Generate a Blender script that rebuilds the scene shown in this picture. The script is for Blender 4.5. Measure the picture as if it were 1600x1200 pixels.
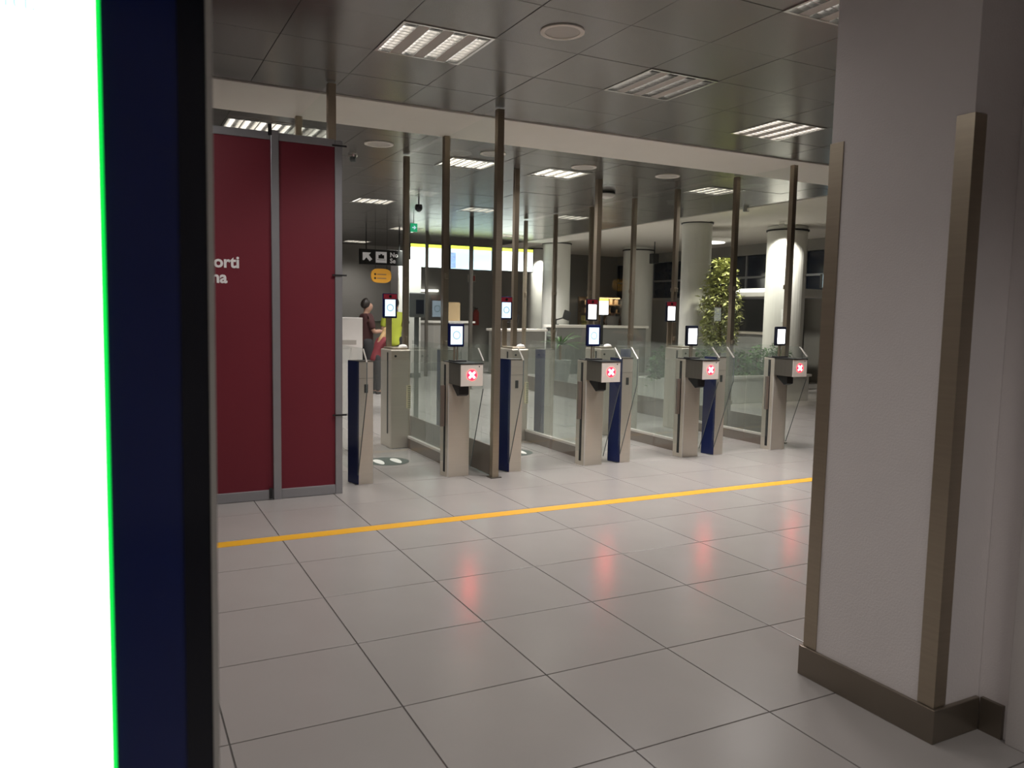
import bpy, bmesh, math, random
from mathutils import Vector, Matrix
random.seed(7)
for o in list(bpy.data.objects): bpy.data.objects.remove(o)
S = bpy.context.scene
COL = S.collection
# ------------------------------------------------------------------ camera, world, exposure
cam = bpy.data.cameras.new('camera'); camo = bpy.data.objects.new('camera', cam); COL.objects.link(camo)
yaw, pitch, roll = 0.471258, -0.091274, 0.0185909
fw = Vector((math.sin(yaw)*math.cos(pitch), math.cos(yaw)*math.cos(pitch), math.sin(pitch)))
r0 = Vector((math.cos(yaw), -math.sin(yaw), 0)); u0 = r0.cross(fw)
cr = r0*math.cos(roll) + u0*math.sin(roll); cu = u0*math.cos(roll) - r0*math.sin(roll)
mw = Matrix.Identity(4)
for i in range(3):
    mw[i][0], mw[i][1], mw[i][2] = cr[i], cu[i], -fw[i]
mw.translation = Vector((-0.91155, -2.61761, 1.43983))
camo.matrix_world = mw
cam.sensor_fit = 'HORIZONTAL'; cam.sensor_width = 36.0; cam.lens = 1227.13*36/1600
cam.clip_start = 0.05; cam.clip_end = 200
cam.dof.use_dof = True; cam.dof.focus_distance = 7.0; cam.dof.aperture_fstop = 5.5
S.camera = camo
W = bpy.data.worlds.new('night'); S.world = W; W.use_nodes = True
W.node_tree.nodes['Background'].inputs[0].default_value = (0.10, 0.14, 0.25, 1)
W.node_tree.nodes['Background'].inputs[1].default_value = 0.02
S.view_settings.view_transform = 'Standard'; S.view_settings.look = 'None'
S.view_settings.exposure = 0.14; S.view_settings.gamma = 1.0; S.view_settings.use_curve_mapping = False
try:
    S.cycles.transparent_max_bounces = 40; S.cycles.max_bounces = 10
    S.cycles.sample_clamp_indirect = 4.0
except Exception: pass
CEIL = 3.14

# ------------------------------------------------------------------ materials
M = {}
def mat(name, col, rough=0.5, metal=0.0, emit=None, estr=0.0, var=0.06, scale=8.0, bump=0.0, bscale=40.0, aniso=None, spec=0.5, objvar=0.0):
    m = bpy.data.materials.new(name); m.use_nodes = True
    nt = m.node_tree; b = nt.nodes['Principled BSDF']; L = nt.links
    b.inputs['Roughness'].default_value = rough; b.inputs['Metallic'].default_value = metal
    b.inputs['Specular IOR Level'].default_value = spec
    tc = nt.nodes.new('ShaderNodeTexCoord')
    src = tc.outputs['Object']
    if aniso:
        mp = nt.nodes.new('ShaderNodeMapping'); mp.inputs['Scale'].default_value = aniso; L.new(src, mp.inputs[0]); src = mp.outputs[0]
    n = nt.nodes.new('ShaderNodeTexNoise'); n.inputs['Scale'].default_value = scale; n.inputs['Detail'].default_value = 4
    L.new(src, n.inputs['Vector'])
    mr = nt.nodes.new('ShaderNodeMapRange'); mr.inputs['To Min'].default_value = 1-var; mr.inputs['To Max'].default_value = 1+var
    L.new(n.outputs['Fac'], mr.inputs['Value'])
    fac = mr.outputs[0]
    if objvar:
        oi = nt.nodes.new('ShaderNodeObjectInfo'); mr2 = nt.nodes.new('ShaderNodeMapRange')
        mr2.inputs['To Min'].default_value = 1-objvar; mr2.inputs['To Max'].default_value = 1+objvar
        L.new(oi.outputs['Random'], mr2.inputs['Value'])
        mm = nt.nodes.new('ShaderNodeMath'); mm.operation = 'MULTIPLY'; L.new(fac, mm.inputs[0]); L.new(mr2.outputs[0], mm.inputs[1]); fac = mm.outputs[0]
    vm = nt.nodes.new('ShaderNodeVectorMath'); vm.operation = 'SCALE'; vm.inputs[0].default_value = col[:3]
    L.new(fac, vm.inputs['Scale']); L.new(vm.outputs[0], b.inputs['Base Color'])
    if emit is not None:
        b.inputs['Emission Color'].default_value = (*emit, 1); b.inputs['Emission Strength'].default_value = estr
    if bump:
        n2 = nt.nodes.new('ShaderNodeTexNoise'); n2.inputs['Scale'].default_value = bscale; n2.inputs['Detail'].default_value = 2
        L.new(src, n2.inputs['Vector'])
        bp = nt.nodes.new('ShaderNodeBump'); bp.inputs['Strength'].default_value = bump; bp.inputs['Distance'].default_value = 0.01
        L.new(n2.outputs['Fac'], bp.inputs['Height']); L.new(bp.outputs[0], b.inputs['Normal'])
    M[name] = m; return m
def glassmat(name, tint, rough=0.02, boost=1.0, veil=0.0):
    m = bpy.data.materials.new(name); m.use_nodes = True; nt = m.node_tree; L = nt.links
    nt.nodes.remove(nt.nodes['Principled BSDF']); out = nt.nodes['Material Output']
    t = nt.nodes.new('ShaderNodeBsdfTransparent'); t.inputs[0].default_value = (*tint, 1)
    g = nt.nodes.new('ShaderNodeBsdfGlossy'); g.inputs['Roughness'].default_value = rough; g.inputs['Color'].default_value = (.95, 1, .97, 1)
    f = nt.nodes.new('ShaderNodeFresnel'); f.inputs['IOR'].default_value = 1.5
    ge = nt.nodes.new('ShaderNodeNewGeometry')
    s = nt.nodes.new('ShaderNodeMath'); s.operation = 'SUBTRACT'; s.inputs[0].default_value = 1.0; L.new(ge.outputs['Backfacing'], s.inputs[1])
    s2 = nt.nodes.new('ShaderNodeMath'); s2.operation = 'MULTIPLY'; s2.use_clamp = True; L.new(f.outputs[0], s2.inputs[0]); L.new(s.outputs[0], s2.inputs[1])
    mx = nt.nodes.new('ShaderNodeMixShader'); L.new(s2.outputs[0], mx.inputs[0]); L.new(t.outputs[0], mx.inputs[1]); L.new(g.outputs[0], mx.inputs[2])
    df = nt.nodes.new('ShaderNodeBsdfDiffuse'); df.inputs[0].default_value = (.62, .66, .64, 1)
    mv = nt.nodes.new('ShaderNodeMixShader'); mv.inputs[0].default_value = veil; L.new(mx.outputs[0], mv.inputs[1]); L.new(df.outputs[0], mv.inputs[2])
    L.new(mv.outputs[0], out.inputs['Surface']); M[name] = m; return m

mat('tile', (.335, .312, .300), rough=.23, var=.05, scale=3.0, objvar=.03, spec=.5)
mat('grout', (.10, .09, .085), rough=.8)
mat('ceil_metal', (.225, .218, .207), rough=.26, metal=.65, var=.03, bump=.12, bscale=5, objvar=.04)
mat('ceil_void', (.03, .03, .03), rough=.9)
mat('plaster', (.80, .76, .70), rough=.8, var=.03, scale=3)
mat('wall_paint', (.60, .56, .54), rough=.7, var=.03, bump=.1, bscale=120)
mat('pillar_paint', (.78, .73, .72), rough=.65, var=.03, bump=.15, bscale=150)
mat('far_wall', (.27, .26, .24), rough=.7, var=.05)
mat('steel', (.44, .375, .29), rough=.34, metal=.85, var=.10, scale=3, aniso=(1, 1, 30))
mat('steel_skirt', (.25, .215, .175), rough=.34, metal=.8, var=.1, scale=3)
mat('steel_light', (.68, .62, .54), rough=.38, metal=.7, var=.06, scale=3, aniso=(1, 1, 30))
mat('steel_dark', (.20, .18, .16), rough=.38, metal=.8, var=.10, scale=3, aniso=(30, 30, 1))
mat('bronze_kick', (.22, .18, .155), rough=.4, metal=.5, var=.08)
mat('alu', (.36, .36, .38), rough=.4, metal=.7, var=.05)
mat('rail', (.62, .58, .54), rough=.4, metal=.3)
mat('blue', (.008, .017, .09), rough=.35, var=.1)
mat('red_panel', (.145, .007, .019), rough=.55, var=.06, scale=2)
mat('white_text', (.8, .78, .78), rough=.6)
mat('black', (.012, .012, .013), rough=.45)
mat('device_navy', (.004, .007, .05), rough=.2)
mat('black_gloss', (.010, .012, .022), rough=.15)
mat('navy_gloss', (.014, .028, .15), rough=.10, var=.1)
mat('screen_white', (.9, .9, .9), rough=.3, emit=(1, 1, 1), estr=2.6)
mat('screen_green', (.02, .5, .1), rough=.3, emit=(0, .80, .07), estr=1.0)
mat('teal_ink', (.1, .6, .6), rough=.4, emit=(.30, .85, .80), estr=.75)
mat('dev_screen_blue', (.6, .7, .8), rough=.3, emit=(.62, .80, .98), estr=1.25)
mat('dev_screen_white', (.9, .9, .9), rough=.3, emit=(1, 1, 1), estr=2.6)
mat('dev_ring', (.25, .35, .4), rough=.4, emit=(.30, .50, .58), estr=.8)
mat('dev_head', (.16, .012, .022), rough=.25, emit=(.22, .02, .03), estr=.35)
mat('yellow_tape', (.80, .72, .48), rough=.5)
mat('cream', (.68, .62, .57), rough=.45, var=.03)
mat('cross', (.9, .8, .8), rough=.4, emit=(1, .78, .74), estr=5)
mat('red_glow', (.6, .02, .04), rough=.4, emit=(1, .001, .003), estr=45.0)
mat('yellow', (.70, .36, .018), rough=.5, var=.05)
mat('lamp_alu', (.80, .79, .76), rough=.16, metal=.95, var=.03)
mat('lamp_blade', (.42, .41, .40), rough=.25, metal=.95)
mat('lamp_panel', (.50, .47, .43), rough=.5)
mat('tube', (.9, .9, .85), rough=.4, emit=(1, .96, .90), estr=8)
mat('tube_bright', (.9, .9, .85), rough=.4, emit=(1, .92, .88), estr=1.1)
mat('tube_off', (.8, .8, .78), rough=.4, emit=(1, .96, .92), estr=3.6)
mat('white_plastic', (.66, .64, .60), rough=.5)
mat('white_lac', (.88, .85, .82), rough=.4)
mat('col_white', (.74, .73, .68), rough=.55, var=.02)
mat('sign_black', (.014, .013, .013), rough=.4)
mat('sign_grey', (.50, .48, .47), rough=.5, emit=(.6, .58, .56), estr=.22)
mat('sign_yellow', (.62, .30, .03), rough=.5, emit=(.62, .30, .03), estr=.15)
mat('exit_green', (.02, .25, .12), rough=.4, emit=(.02, .45, .20), estr=.7)
mat('fid_white', (.9, .95, .95), rough=.4, emit=(.88, 1, .97), estr=3.2)
mat('fid_cyan', (.7, .9, .95), rough=.4, emit=(.62, .88, .95), estr=1.5)
mat('fid_yellow', (.8, .9, .2), rough=.4, emit=(.80, .95, .10), estr=1.7)
mat('fid_blue', (.2, .3, .7), rough=.4, emit=(.14, .26, .80), estr=.8)
mat('fid_line', (.5, .6, .65), rough=.4, emit=(.50, .70, .78), estr=1.0)
mat('strip_light', (.9, .9, .85), rough=.4, emit=(1, .97, .88), estr=2.2)
mat('grey_plastic', (.13, .15, .15), rough=.5)
mat('grey_counter', (.22, .22, .21), rough=.5)
mat('tan', (.55, .40, .22), rough=.7)
mat('brown_wood', (.30, .19, .10), rough=.6, var=.3, scale=6)
mat('goods', (.45, .30, .16), rough=.6, var=.5, scale=20, objvar=.4)
mat('ext_red', (.45, .03, .02), rough=.35)
mat('leaf', (.40, .42, .17), rough=.5, var=.35, scale=5)
mat('leaf_dark', (.07, .17, .045), rough=.5, var=.35, scale=5)
mat('bark', (.16, .10, .06), rough=.8, var=.2)
mat('skin', (.42, .25, .18), rough=.5)
mat('hair_dark', (.02, .015, .012), rough=.5)
mat('hair_blond', (.42, .28, .13), rough=.5, var=.2, scale=30)
mat('maroon', (.055, .018, .018), rough=.8)
mat('trouser', (.02, .02, .022), rough=.8)
mat('hivis', (.50, .58, .06), rough=.6)
mat('shirt_red', (.17, .025, .032), rough=.8)
mat('shirt_white', (.7, .68, .66), rough=.8)
mat('win_dark', (.012, .018, .035), rough=.08, var=.2)
mat('door_dark', (.05, .048, .052), rough=.4)
mat('mat_green', (.06, .075, .065), rough=.6)
glassmat('glass', (.972, .985, .978), boost=1.0, veil=.010)
glassmat('glass_gate', (.96, .975, .968), boost=1.2, veil=.026)
glassmat('glass_edge', (.85, .93, .90), boost=2.5)

# ------------------------------------------------------------------ mesh helpers
ORG = {}
class MB:
    def __init__(s): s.v = []; s.f = []
    def add(s, vs, fs):
        n = len(s.v); s.v += [tuple(v) for v in vs]; s.f += [tuple(i+n for i in f) for f in fs]; return s
    def box(s, x0, x1, y0, y1, z0, z1):
        return s.add([(x0,y0,z0),(x1,y0,z0),(x1,y1,z0),(x0,y1,z0),(x0,y0,z1),(x1,y0,z1),(x1,y1,z1),(x0,y1,z1)],
                     [(3,2,1,0),(4,5,6,7),(0,1,5,4),(1,2,6,5),(2,3,7,6),(3,0,4,7)])
    def prism(s, pts, axis, a0, a1):
        # pts: 2-D outline; axis 'x': pts=(y,z); 'y': pts=(x,z); 'z': pts=(x,y)
        def P(p, a):
            return (a, p[0], p[1]) if axis == 'x' else ((p[0], a, p[1]) if axis == 'y' else (p[0], p[1], a))
        n = len(pts)
        return s.add([P(p, a0) for p in pts]+[P(p, a1) for p in pts],
                     [tuple(range(n-1, -1, -1)), tuple(range(n, 2*n))]+[(i, (i+1) % n, n+(i+1) % n, n+i) for i in range(n)])
    def cyl(s, c, r, h, axis='z', n=20, r2=None):
        r2 = r if r2 is None else r2
        vs = []
        for k, (a, rr) in enumerate(((0, r), (h, r2))):
            for i in range(n):
                t = 2*math.pi*i/n; p, q = rr*math.cos(t), rr*math.sin(t)
                vs.append((c[0]+p, c[1]+q, c[2]+a) if axis == 'z' else ((c[0]+p, c[1]+a, c[2]+q) if axis == 'y' else (c[0]+a, c[1]+p, c[2]+q)))
        return s.add(vs, [tuple(range(n-1, -1, -1)), tuple(range(n, 2*n))]+[(i, (i+1) % n, n+(i+1) % n, n+i) for i in range(n)])
    def lathe(s, c, prof, n=28):
        vs = []; fs = []
        for r, z in prof:
            for i in range(n):
                t = 2*math.pi*i/n; vs.append((c[0]+r*math.cos(t), c[1]+r*math.sin(t), c[2]+z))
        for k in range(len(prof)-1):
            for i in range(n):
                j = (i+1) % n; fs.append((k*n+i, k*n+j, (k+1)*n+j, (k+1)*n+i))
        fs.append(tuple(range(n-1, -1, -1))); fs.append(tuple(range((len(prof)-1)*n, len(prof)*n)))
        return s.add(vs, fs)
    def ring(s, c, r0, r1, d, axis='y', n=28):
        vs = []; fs = []
        for i in range(n):
            t = 2*math.pi*i/n; C_, S_ = math.cos(t), math.sin(t)
            for (r, a) in ((r0, 0), (r1, 0), (r1, d), (r0, d)):
                vs.append((c[0]+r*C_, c[1]+a, c[2]+r*S_) if axis == 'y' else (c[0]+r*C_, c[1]+r*S_, c[2]+a))
        for i in range(n):
            j = (i+1) % n
            for k in range(4):
                l = (k+1) % 4; fs.append((4*i+k, 4*i+l, 4*j+l, 4*j+k))
        return s.add(vs, fs)
    def rot(s, ang, about, axis='Z'):
        R = Matrix.Translation(about) @ Matrix.Rotation(ang, 4, axis) @ Matrix.Translation(-Vector(about))
        s.v = [tuple(R @ Vector(v)) for v in s.v]; return s
    def mesh(s, name, org=(0,0,0), bevel=0, smooth=False):
        me = bpy.data.meshes.new(name)
        o = Vector(org)
        me.from_pydata([Vector(v)-o for v in s.v], [], s.f)
        bm = bmesh.new(); bm.from_mesh(me)
        bmesh.ops.recalc_face_normals(bm, faces=bm.faces)
        if bevel:
            ed = [e for e in bm.edges if len(e.link_faces) == 2 and e.calc_face_angle(0) > .6]
            bmesh.ops.bevel(bm, geom=ed, offset=bevel, segments=2, affect='EDGES', profile=.5)
        bm.to_mesh(me); bm.free()
        if smooth:
            for p in me.polygons: p.use_smooth = True
        return me
def setp(o, label=None, cat=None, group=None, kind=None):
    if label: o['label'] = label
    if cat: o['category'] = cat
    if group: o['group'] = group
    if kind: o['kind'] = kind
    return o
def root(name, loc, label, cat, group=None, kind=None):
    o = bpy.data.objects.new(name, None); COL.objects.link(o); o.location = loc; o.empty_display_size = .1
    ORG[o] = Vector(loc); return setp(o, label, cat, group, kind)
def part(name, mb, m, parent=None, bevel=0, smooth=False, label=None, kind=None):
    org = ORG[parent] if parent else (0, 0, 0)
    me = mb.mesh(name, org, bevel, smooth); me.materials.append(M[m])
    o = bpy.data.objects.new(name, me); COL.objects.link(o)
    if parent: o.parent = parent
    ORG[o] = Vector(org)
    if label: o['label'] = label
    if kind: o['kind'] = kind
    return o
def solo(name, mb, m, label, cat, loc=(0,0,0), group=None, kind=None, bevel=0, smooth=False):
    me = mb.mesh(name, loc, bevel, smooth); me.materials.append(M[m])
    o = bpy.data.objects.new(name, me); COL.objects.link(o); o.location = loc; ORG[o] = Vector(loc)
    return setp(o, label, cat, group, kind)
def structure(name, mb, m, label=None):
    o = solo(name, mb, m, label or name.replace('_', ' '), None); o['kind'] = 'structure'; return o
B = lambda *a: MB().box(*a)
def text(name, body, size, loc, m, parent, align='LEFT', ext=.0015, bold=0.0, rx=math.pi/2, xs=1.0):
    cu_ = bpy.data.curves.new(name, 'FONT'); cu_.body = body; cu_.size = size; cu_.extrude = ext; cu_.offset = bold; cu_.align_x = align
    cu_.space_line = .95; cu_.resolution_u = 3
    t = bpy.data.objects.new(name, cu_); COL.objects.link(t)
    dg = bpy.context.evaluated_depsgraph_get(); me = bpy.data.meshes.new_from_object(t.evaluated_get(dg))
    bpy.data.objects.remove(t)
    me.transform(Matrix.Translation(Vector(loc)-ORG[parent]) @ Matrix.Rotation(rx, 4, 'X') @ Matrix.Diagonal((xs, 1, 1, 1)))
    me.materials.clear(); me.materials.append(M[m]); me.name = name
    o = bpy.data.objects.new(name, me); COL.objects.link(o); o.parent = parent; ORG[o] = ORG[parent]; return o

# ------------------------------------------------------------------ room shell
X0, X1, Y0, Y1 = -4.2, 13.2, -6.0, 18.0
floor = structure('floor', B(X0, X1, Y0, Y1, -.05, -.006), 'grout', 'grey square floor tiles with thin dark joints')
TS = .6; gap = .0055
tm = B(gap/2, TS-gap/2, gap/2, TS-gap/2, -.012, 0).mesh('floor_tile', bevel=.0012); tm.materials.append(M['tile'])
near = set((i, j) for i in range(-2, 11) for j in range(-4, 14))
for (i, j) in sorted(near):
    o = bpy.data.objects.new('floor_tile', tm); COL.objects.link(o); o.parent = floor; o.location = (i*TS, j*TS, 0)
mb = MB()
for i in range(-7, 22):
    for j in range(-10, 30):
        if (i, j) not in near:
            mb.box(max(X0, i*TS+gap/2), min(X1, (i+1)*TS-gap/2), max(Y0, j*TS+gap/2), min(Y1, (j+1)*TS-gap/2), -.012, 0)
part('floor_tiles_beyond', mb, 'tile', floor, kind='stuff')

ceiling = structure('ceiling', B(X0, X1, Y0, Y1, CEIL+.13, CEIL+.16), 'ceil_void', 'dark grey metal panel ceiling with pale plaster strip')
# light fixtures: (x, y of the corner, size, power, tube material)
fixtures = []   # name label x y s power tube
def fx(x, y, s, power, tube, label): fixtures.append((x, y, s, power, tube, label))
P = 27
fx(.667, 1.97, .6, P*.65, 'tube', 'square louvred ceiling light in front of the partition post beside the red panels')
fx(2.467, 1.97, .6, P*1.15, 'tube_off', 'dull square louvred ceiling light between the front bright light and the round speaker')
fx(4.267, 2.57, .6, P*1.85, 'tube_bright', 'brightest square ceiling light with four glowing rows by the big pillar')
fx(2.467, .17, .6, P*.08, 'tube_off', 'square ceiling light partly hidden behind the top of the big pillar')
fx(.05, 4.98, .6, P*1.5, 'tube_off', 'square ceiling light showing above the top of the red panels')
fx(2.5, 5.60, .6, P*1.2, 'tube', 'square grid ceiling light past the plaster strip between two partition posts')
fx(3.725, 5.60, .6, P*1.2, 'tube', 'square grid ceiling light past the plaster strip beside a round speaker')
fx(6.175, 5.60, .6, P*1.6, 'tube', 'square grid ceiling light beyond the glass partition on the planter side')
fx(2.5, 9.32, .6, P*1.2, 'tube_off', 'far square ceiling light above the black direction sign')
fx(4.34, 9.32, .6, P*1.6, 'tube_off', 'far square ceiling light in front of the flight screens')
fx(6.175, 9.32, .6, P*2.4, 'tube_off', 'far square ceiling light above the rear partition posts')
fx(4.34, 13.04, .6, P*.9, 'tube_off', 'distant square ceiling light near the flight screens and exit sign')
fx(4.34, 16.76, .6, P*.5, 'tube_off', 'most distant square ceiling light behind the direction sign')
fx(6.79, 13.04, .6, P*2.6, 'tube_off', 'distant square ceiling light directly over the flight screens')
fx(.6625, 8.08, .6, P*1.5, 'tube_off', 'added square ceiling light hidden behind the red panels')  # unseen fixture, added to brighten the white desk
fx(-1.133, .17, .6, P*.35, 'tube_off', 'square ceiling light above and past the advertising totem')
fx(.667, .17, .6, P*.12, 'tube_off', 'square ceiling light over the floor in front of the totem')
fx(-1.133, 1.97, .6, P*.45, 'tube_off', 'added square ceiling light hidden behind the advertising totem')  # unseen extra fixture, beam widened to light the pillar face
fx(.667, -3.43, .6, P*.55, 'tube_off', 'added square ceiling light out of view over the door in the near right wall')  # unseen fixture added as fill for the recess wall by the pillar
fx(-1.133, -1.63, .6, P*.3, 'tube_off', 'added square ceiling light out of view over the advertising totem')  # unseen extra fixture, added as fill for pillar and near right wall
def overlaps(x0, x1, y0, y1):
    return any(x0 < f[0]+f[2]-.05 and x1 > f[0]+.05 and y0 < f[1]+f[2]-.05 and y1 > f[1]+.05 for f in fixtures)
pm = {}
def cpanel(w, d):
    k = (round(w, 3), round(d, 3))
    if k not in pm:
        me = B(.002, w-.002, .002, d-.002, 0, .02).mesh('ceiling_panel', bevel=.0015); me.materials.append(M['ceil_metal']); pm[k] = me
    return pm[k]
def place_panel(x, y, w, d):
    o = bpy.data.objects.new('ceiling_panel', cpanel(w, d)); COL.objects.link(o); o.parent = ceiling
    o.location = (x, y, CEIL+random.uniform(-.0012, .0012)); o.rotation_euler = (random.uniform(-.0012, .0012), random.uniform(-.0012, .0012), 0)
rest = MB()
STRIP0, STRIP1 = 3.77, 4.70
npan = 0
for k in range(-7, 22):
    x = .067+.6*k
    for j in range(-16, 0):
        y = 3.77+.6*j
        if x > X1 or y+.6 < Y0: continue
        if overlaps(x, x+.6, y, y+.6): continue
        if -1 < x < 6 and .0 < y: place_panel(x, y, .6, .6); npan += 1
        else: rest.box(max(X0, x)+.002, min(X1, x+.6)-.002, max(Y0, y)+.002, y+.598, CEIL, CEIL+.02)
XE = 8.02
for k in range(-7, 14):
    x = .05+.6125*k
    w = min(.6125, XE-x)
    if w < .1: continue
    for j in range(-1, 21):
        y = 4.98+.62*j; d = .62
        if j < 0: y, d = STRIP1, .28
        if y+d > Y1: d = Y1-y
        if d < .05 or overlaps(x, x+w, y, y+d): continue
        if x > -.1 and y < 14.5: place_panel(x, y, w, d); npan += 1
        else: rest.box(max(X0, x)+.002, x+w-.002, y+.002, y+d-.002, CEIL, CEIL+.02)
part('ceiling_panels_beyond', rest, 'ceil_metal', ceiling, kind='stuff')
part('plaster_strip', B(X0, X1, STRIP0, STRIP1, CEIL-.012, CEIL+.05), 'plaster', ceiling, label='pale plaster strip across the ceiling')
part('plaster_border', B(XE, XE+.72, STRIP1, Y1, CEIL-.012, CEIL+.05), 'plaster', ceiling)
part('raised_ceiling', B(XE+.72, X1, STRIP1, Y1, CEIL+.07, CEIL+.12), 'plaster', ceiling)
# walls
structure('wall_back', B(X0, X1, Y1, Y1+.2, 0, CEIL+.16), 'far_wall', 'grey far wall of the hall')
structure('wall_left', B(X0-.2, X0, Y0, Y1+.2, 0, CEIL+.16), 'wall_paint', 'plain left wall')
structure('wall_behind', B(X0-.2, X1+.2, Y0-.2, Y0, 0, CEIL+.16), 'wall_paint', 'plain wall at the near end of the hall')
wr = structure('wall_right', MB().box(X1, X1+.2, Y0, Y1, 0, 1.9).box(X1, X1+.2, Y0, Y1, 2.95, CEIL+.16), 'far_wall', 'right wall of the hall below and above a window band')
w1 = root('window_1', (X1+.1, 8, 1.9), 'dark night window band with thin mullions above the kiosk', None, kind='structure')
for k in range(9):
    y = 1.0+k*1.9
    part('pane', B(X1+.06, X1+.075, y, y+1.86, 1.92, 2.93), 'win_dark', w1)
    part('mullion', B(X1+.02, X1+.10, y+1.86, y+1.9, 1.9, 2.95), 'alu', w1)
part('window_rail', B(X1-.01, X1+.08, 1.0, 18.0, 2.38, 2.43), 'alu', w1)
part('window_rail', B(X1-.03, X1+.08, 1.0, 18.0, 1.86, 1.92), 'alu', w1)
structure('wall_window_end', B(X1, X1+.2, Y0, 1.0, 1.9, 2.95), 'far_wall', 'blank end of the window band')

# near right corner: pillar and wall with door
PX, PYa, PYb = 1.553, -.990, -.430
pil = structure('pillar', B(PX, 2.4, PYa, PYb, 0, CEIL+.13), 'pillar_paint', 'large square grey pillar with steel corner guards and skirting')
g_, w_ = .004, .058
part('corner_guard', MB().prism([(PX-g_, PYb+g_), (PX-g_, PYb-w_), (PX+.001, PYb-w_), (PX+.001, PYb-.001), (PX+w_, PYb-.001), (PX+w_, PYb+g_)], 'z', .122, 2.10), 'steel', pil, label='brushed steel corner guard')
part('corner_guard', MB().prism([(PX-g_, PYa-g_), (PX-g_, PYa+w_), (PX+.001, PYa+w_), (PX+.001, PYa+.001), (PX+w_, PYa+.001), (PX+w_, PYa-g_)], 'z', .122, 2.10), 'steel', pil, label='brushed steel corner guard')
sk = MB().prism([(PX-.016, PYb+.016), (PX-.016, PYa-.016), (1.785, PYa-.016), (1.785, PYa), (PX, PYa), (PX, PYb), (2.4, PYb), (2.4, PYb+.016)], 'z', 0, .12)
part('skirting', sk, 'steel_skirt', pil, bevel=.003, label='brushed steel skirting')
wn = structure('wall_near_right', B(1.80, 2.1, -6.0, PYa-.001, 0, CEIL+.13), 'pillar_paint', 'wall running back from the pillar')
structure('baseboard_right', B(1.785, 1.80, -1.085, PYa-.017, 0, .12), 'steel_skirt', 'short steel skirting on the wall beside the pillar')
d1 = root('door_1', (1.79, -1.7, 0), 'dark door and frame in the wall beside the pillar', None, kind='structure')
part('door_frame', MB().box(1.775, 1.80, -1.17, -1.105, 0, 2.2).box(1.775, 1.80, -2.2, -2.14, 0, 2.2).box(1.775, 1.80, -2.14, -1.17, 2.14, 2.2), 'wall_paint', d1, bevel=.003)
part('door_leaf', B(1.787, 1.80, -2.14, -1.17, .005, 2.14), 'door_dark', d1)
part('handle', MB().cyl((1.74, -1.26, 1.02), .009, .05, 'x', 12).box(1.735, 1.75, -1.38, -1.25, 1.012, 1.028), 'steel', d1)

# yellow floor line
solo('floor_line', B(-4.0, 8.0, 2.265, 2.375, 0, .0012), 'yellow', 'yellow tape line across the floor in front of the gates', 'floor line', loc=(2, 2.32, 0))

# ------------------------------------------------------------------ ceiling lights, speakers, detectors
def fixture(x, y, s, power, tube, label):
    full = y > STRIP1
    r = root('ceiling_light', (x+s/2, y+s/2, CEIL), label, 'ceiling light', 'square louvred ceiling lights')
    z = CEIL; fr = .018
    part('frame', MB().box(x, x+s, y, y+fr, z-.006, z+.02).box(x, x+s, y+s-fr, y+s, z-.006, z+.02).box(x, x+fr, y+fr, y+s-fr, z-.006, z+.02).box(x+s-fr, x+s, y+fr, y+s-fr, z-.006, z+.02), 'lamp_alu', r)
    part('tray', B(x+.002, x+s-.002, y+.002, y+s-.002, z+.075, z+.085), 'lamp_alu', r)
    iw = (s-2*fr); rw = iw*(.25 if full else .155); sw = (iw-4*rw)/3
    for k in range(4):
        xa = x+fr+k*(rw+sw); lv = MB()
        # parabolic side reflectors and cross blades
        lv.prism([(xa, z-.003), (xa+.004, z-.003), (xa+.014, z+.05), (xa+.010, z+.05)], 'y', y+fr, y+s-fr)
        lv.prism([(xa+rw, z-.003), (xa+rw-.010, z+.05), (xa+rw-.014, z+.05), (xa+rw-.004, z-.003)], 'y', y+fr, y+s-fr)
        bh = .005 if tube == 'tube_bright' else .040
        part('reflector', lv, 'lamp_alu', r); lv = MB()
        nb = 8 if full else 11
        for b in range(1, nb):
            yb = y+fr+(s-2*fr)*b/nb
            lv.prism([(yb-.004, z-.002), (yb+.004, z-.002), (yb+.0015, z+bh), (yb-.0015, z+bh)], 'x', xa+.004, xa+rw-.004)
        part('louvre', lv, 'lamp_alu' if full or tube == 'tube_bright' else 'lamp_blade', r, kind='stuff')
        part('tube', MB().cyl((xa+rw/2, y+.03, z+(.032 if bh < .01 else .054)), .026 if bh < .01 else .013, s-.06, 'y', 12), tube, r)
        if k < 3 and not full: part('spacer_panel', B(xa+rw, xa+rw+sw, y+fr, y+s-fr, z-.002, z+.012), 'lamp_panel', r)
    if power > 0:
        ld = bpy.data.lights.new('lamp', 'AREA'); ld.shape = 'SQUARE'; ld.size = s-.06; ld.energy = power; ld.spread = math.radians(168 if 0 < y < 3 and x < 0 else 120); ld.color = (1, .957, .915)
        lo = bpy.data.objects.new('lamp', ld); COL.objects.link(lo); lo.parent = r; lo.location = (0, 0, -.012)
for f in fixtures: fixture(*f)
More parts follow.
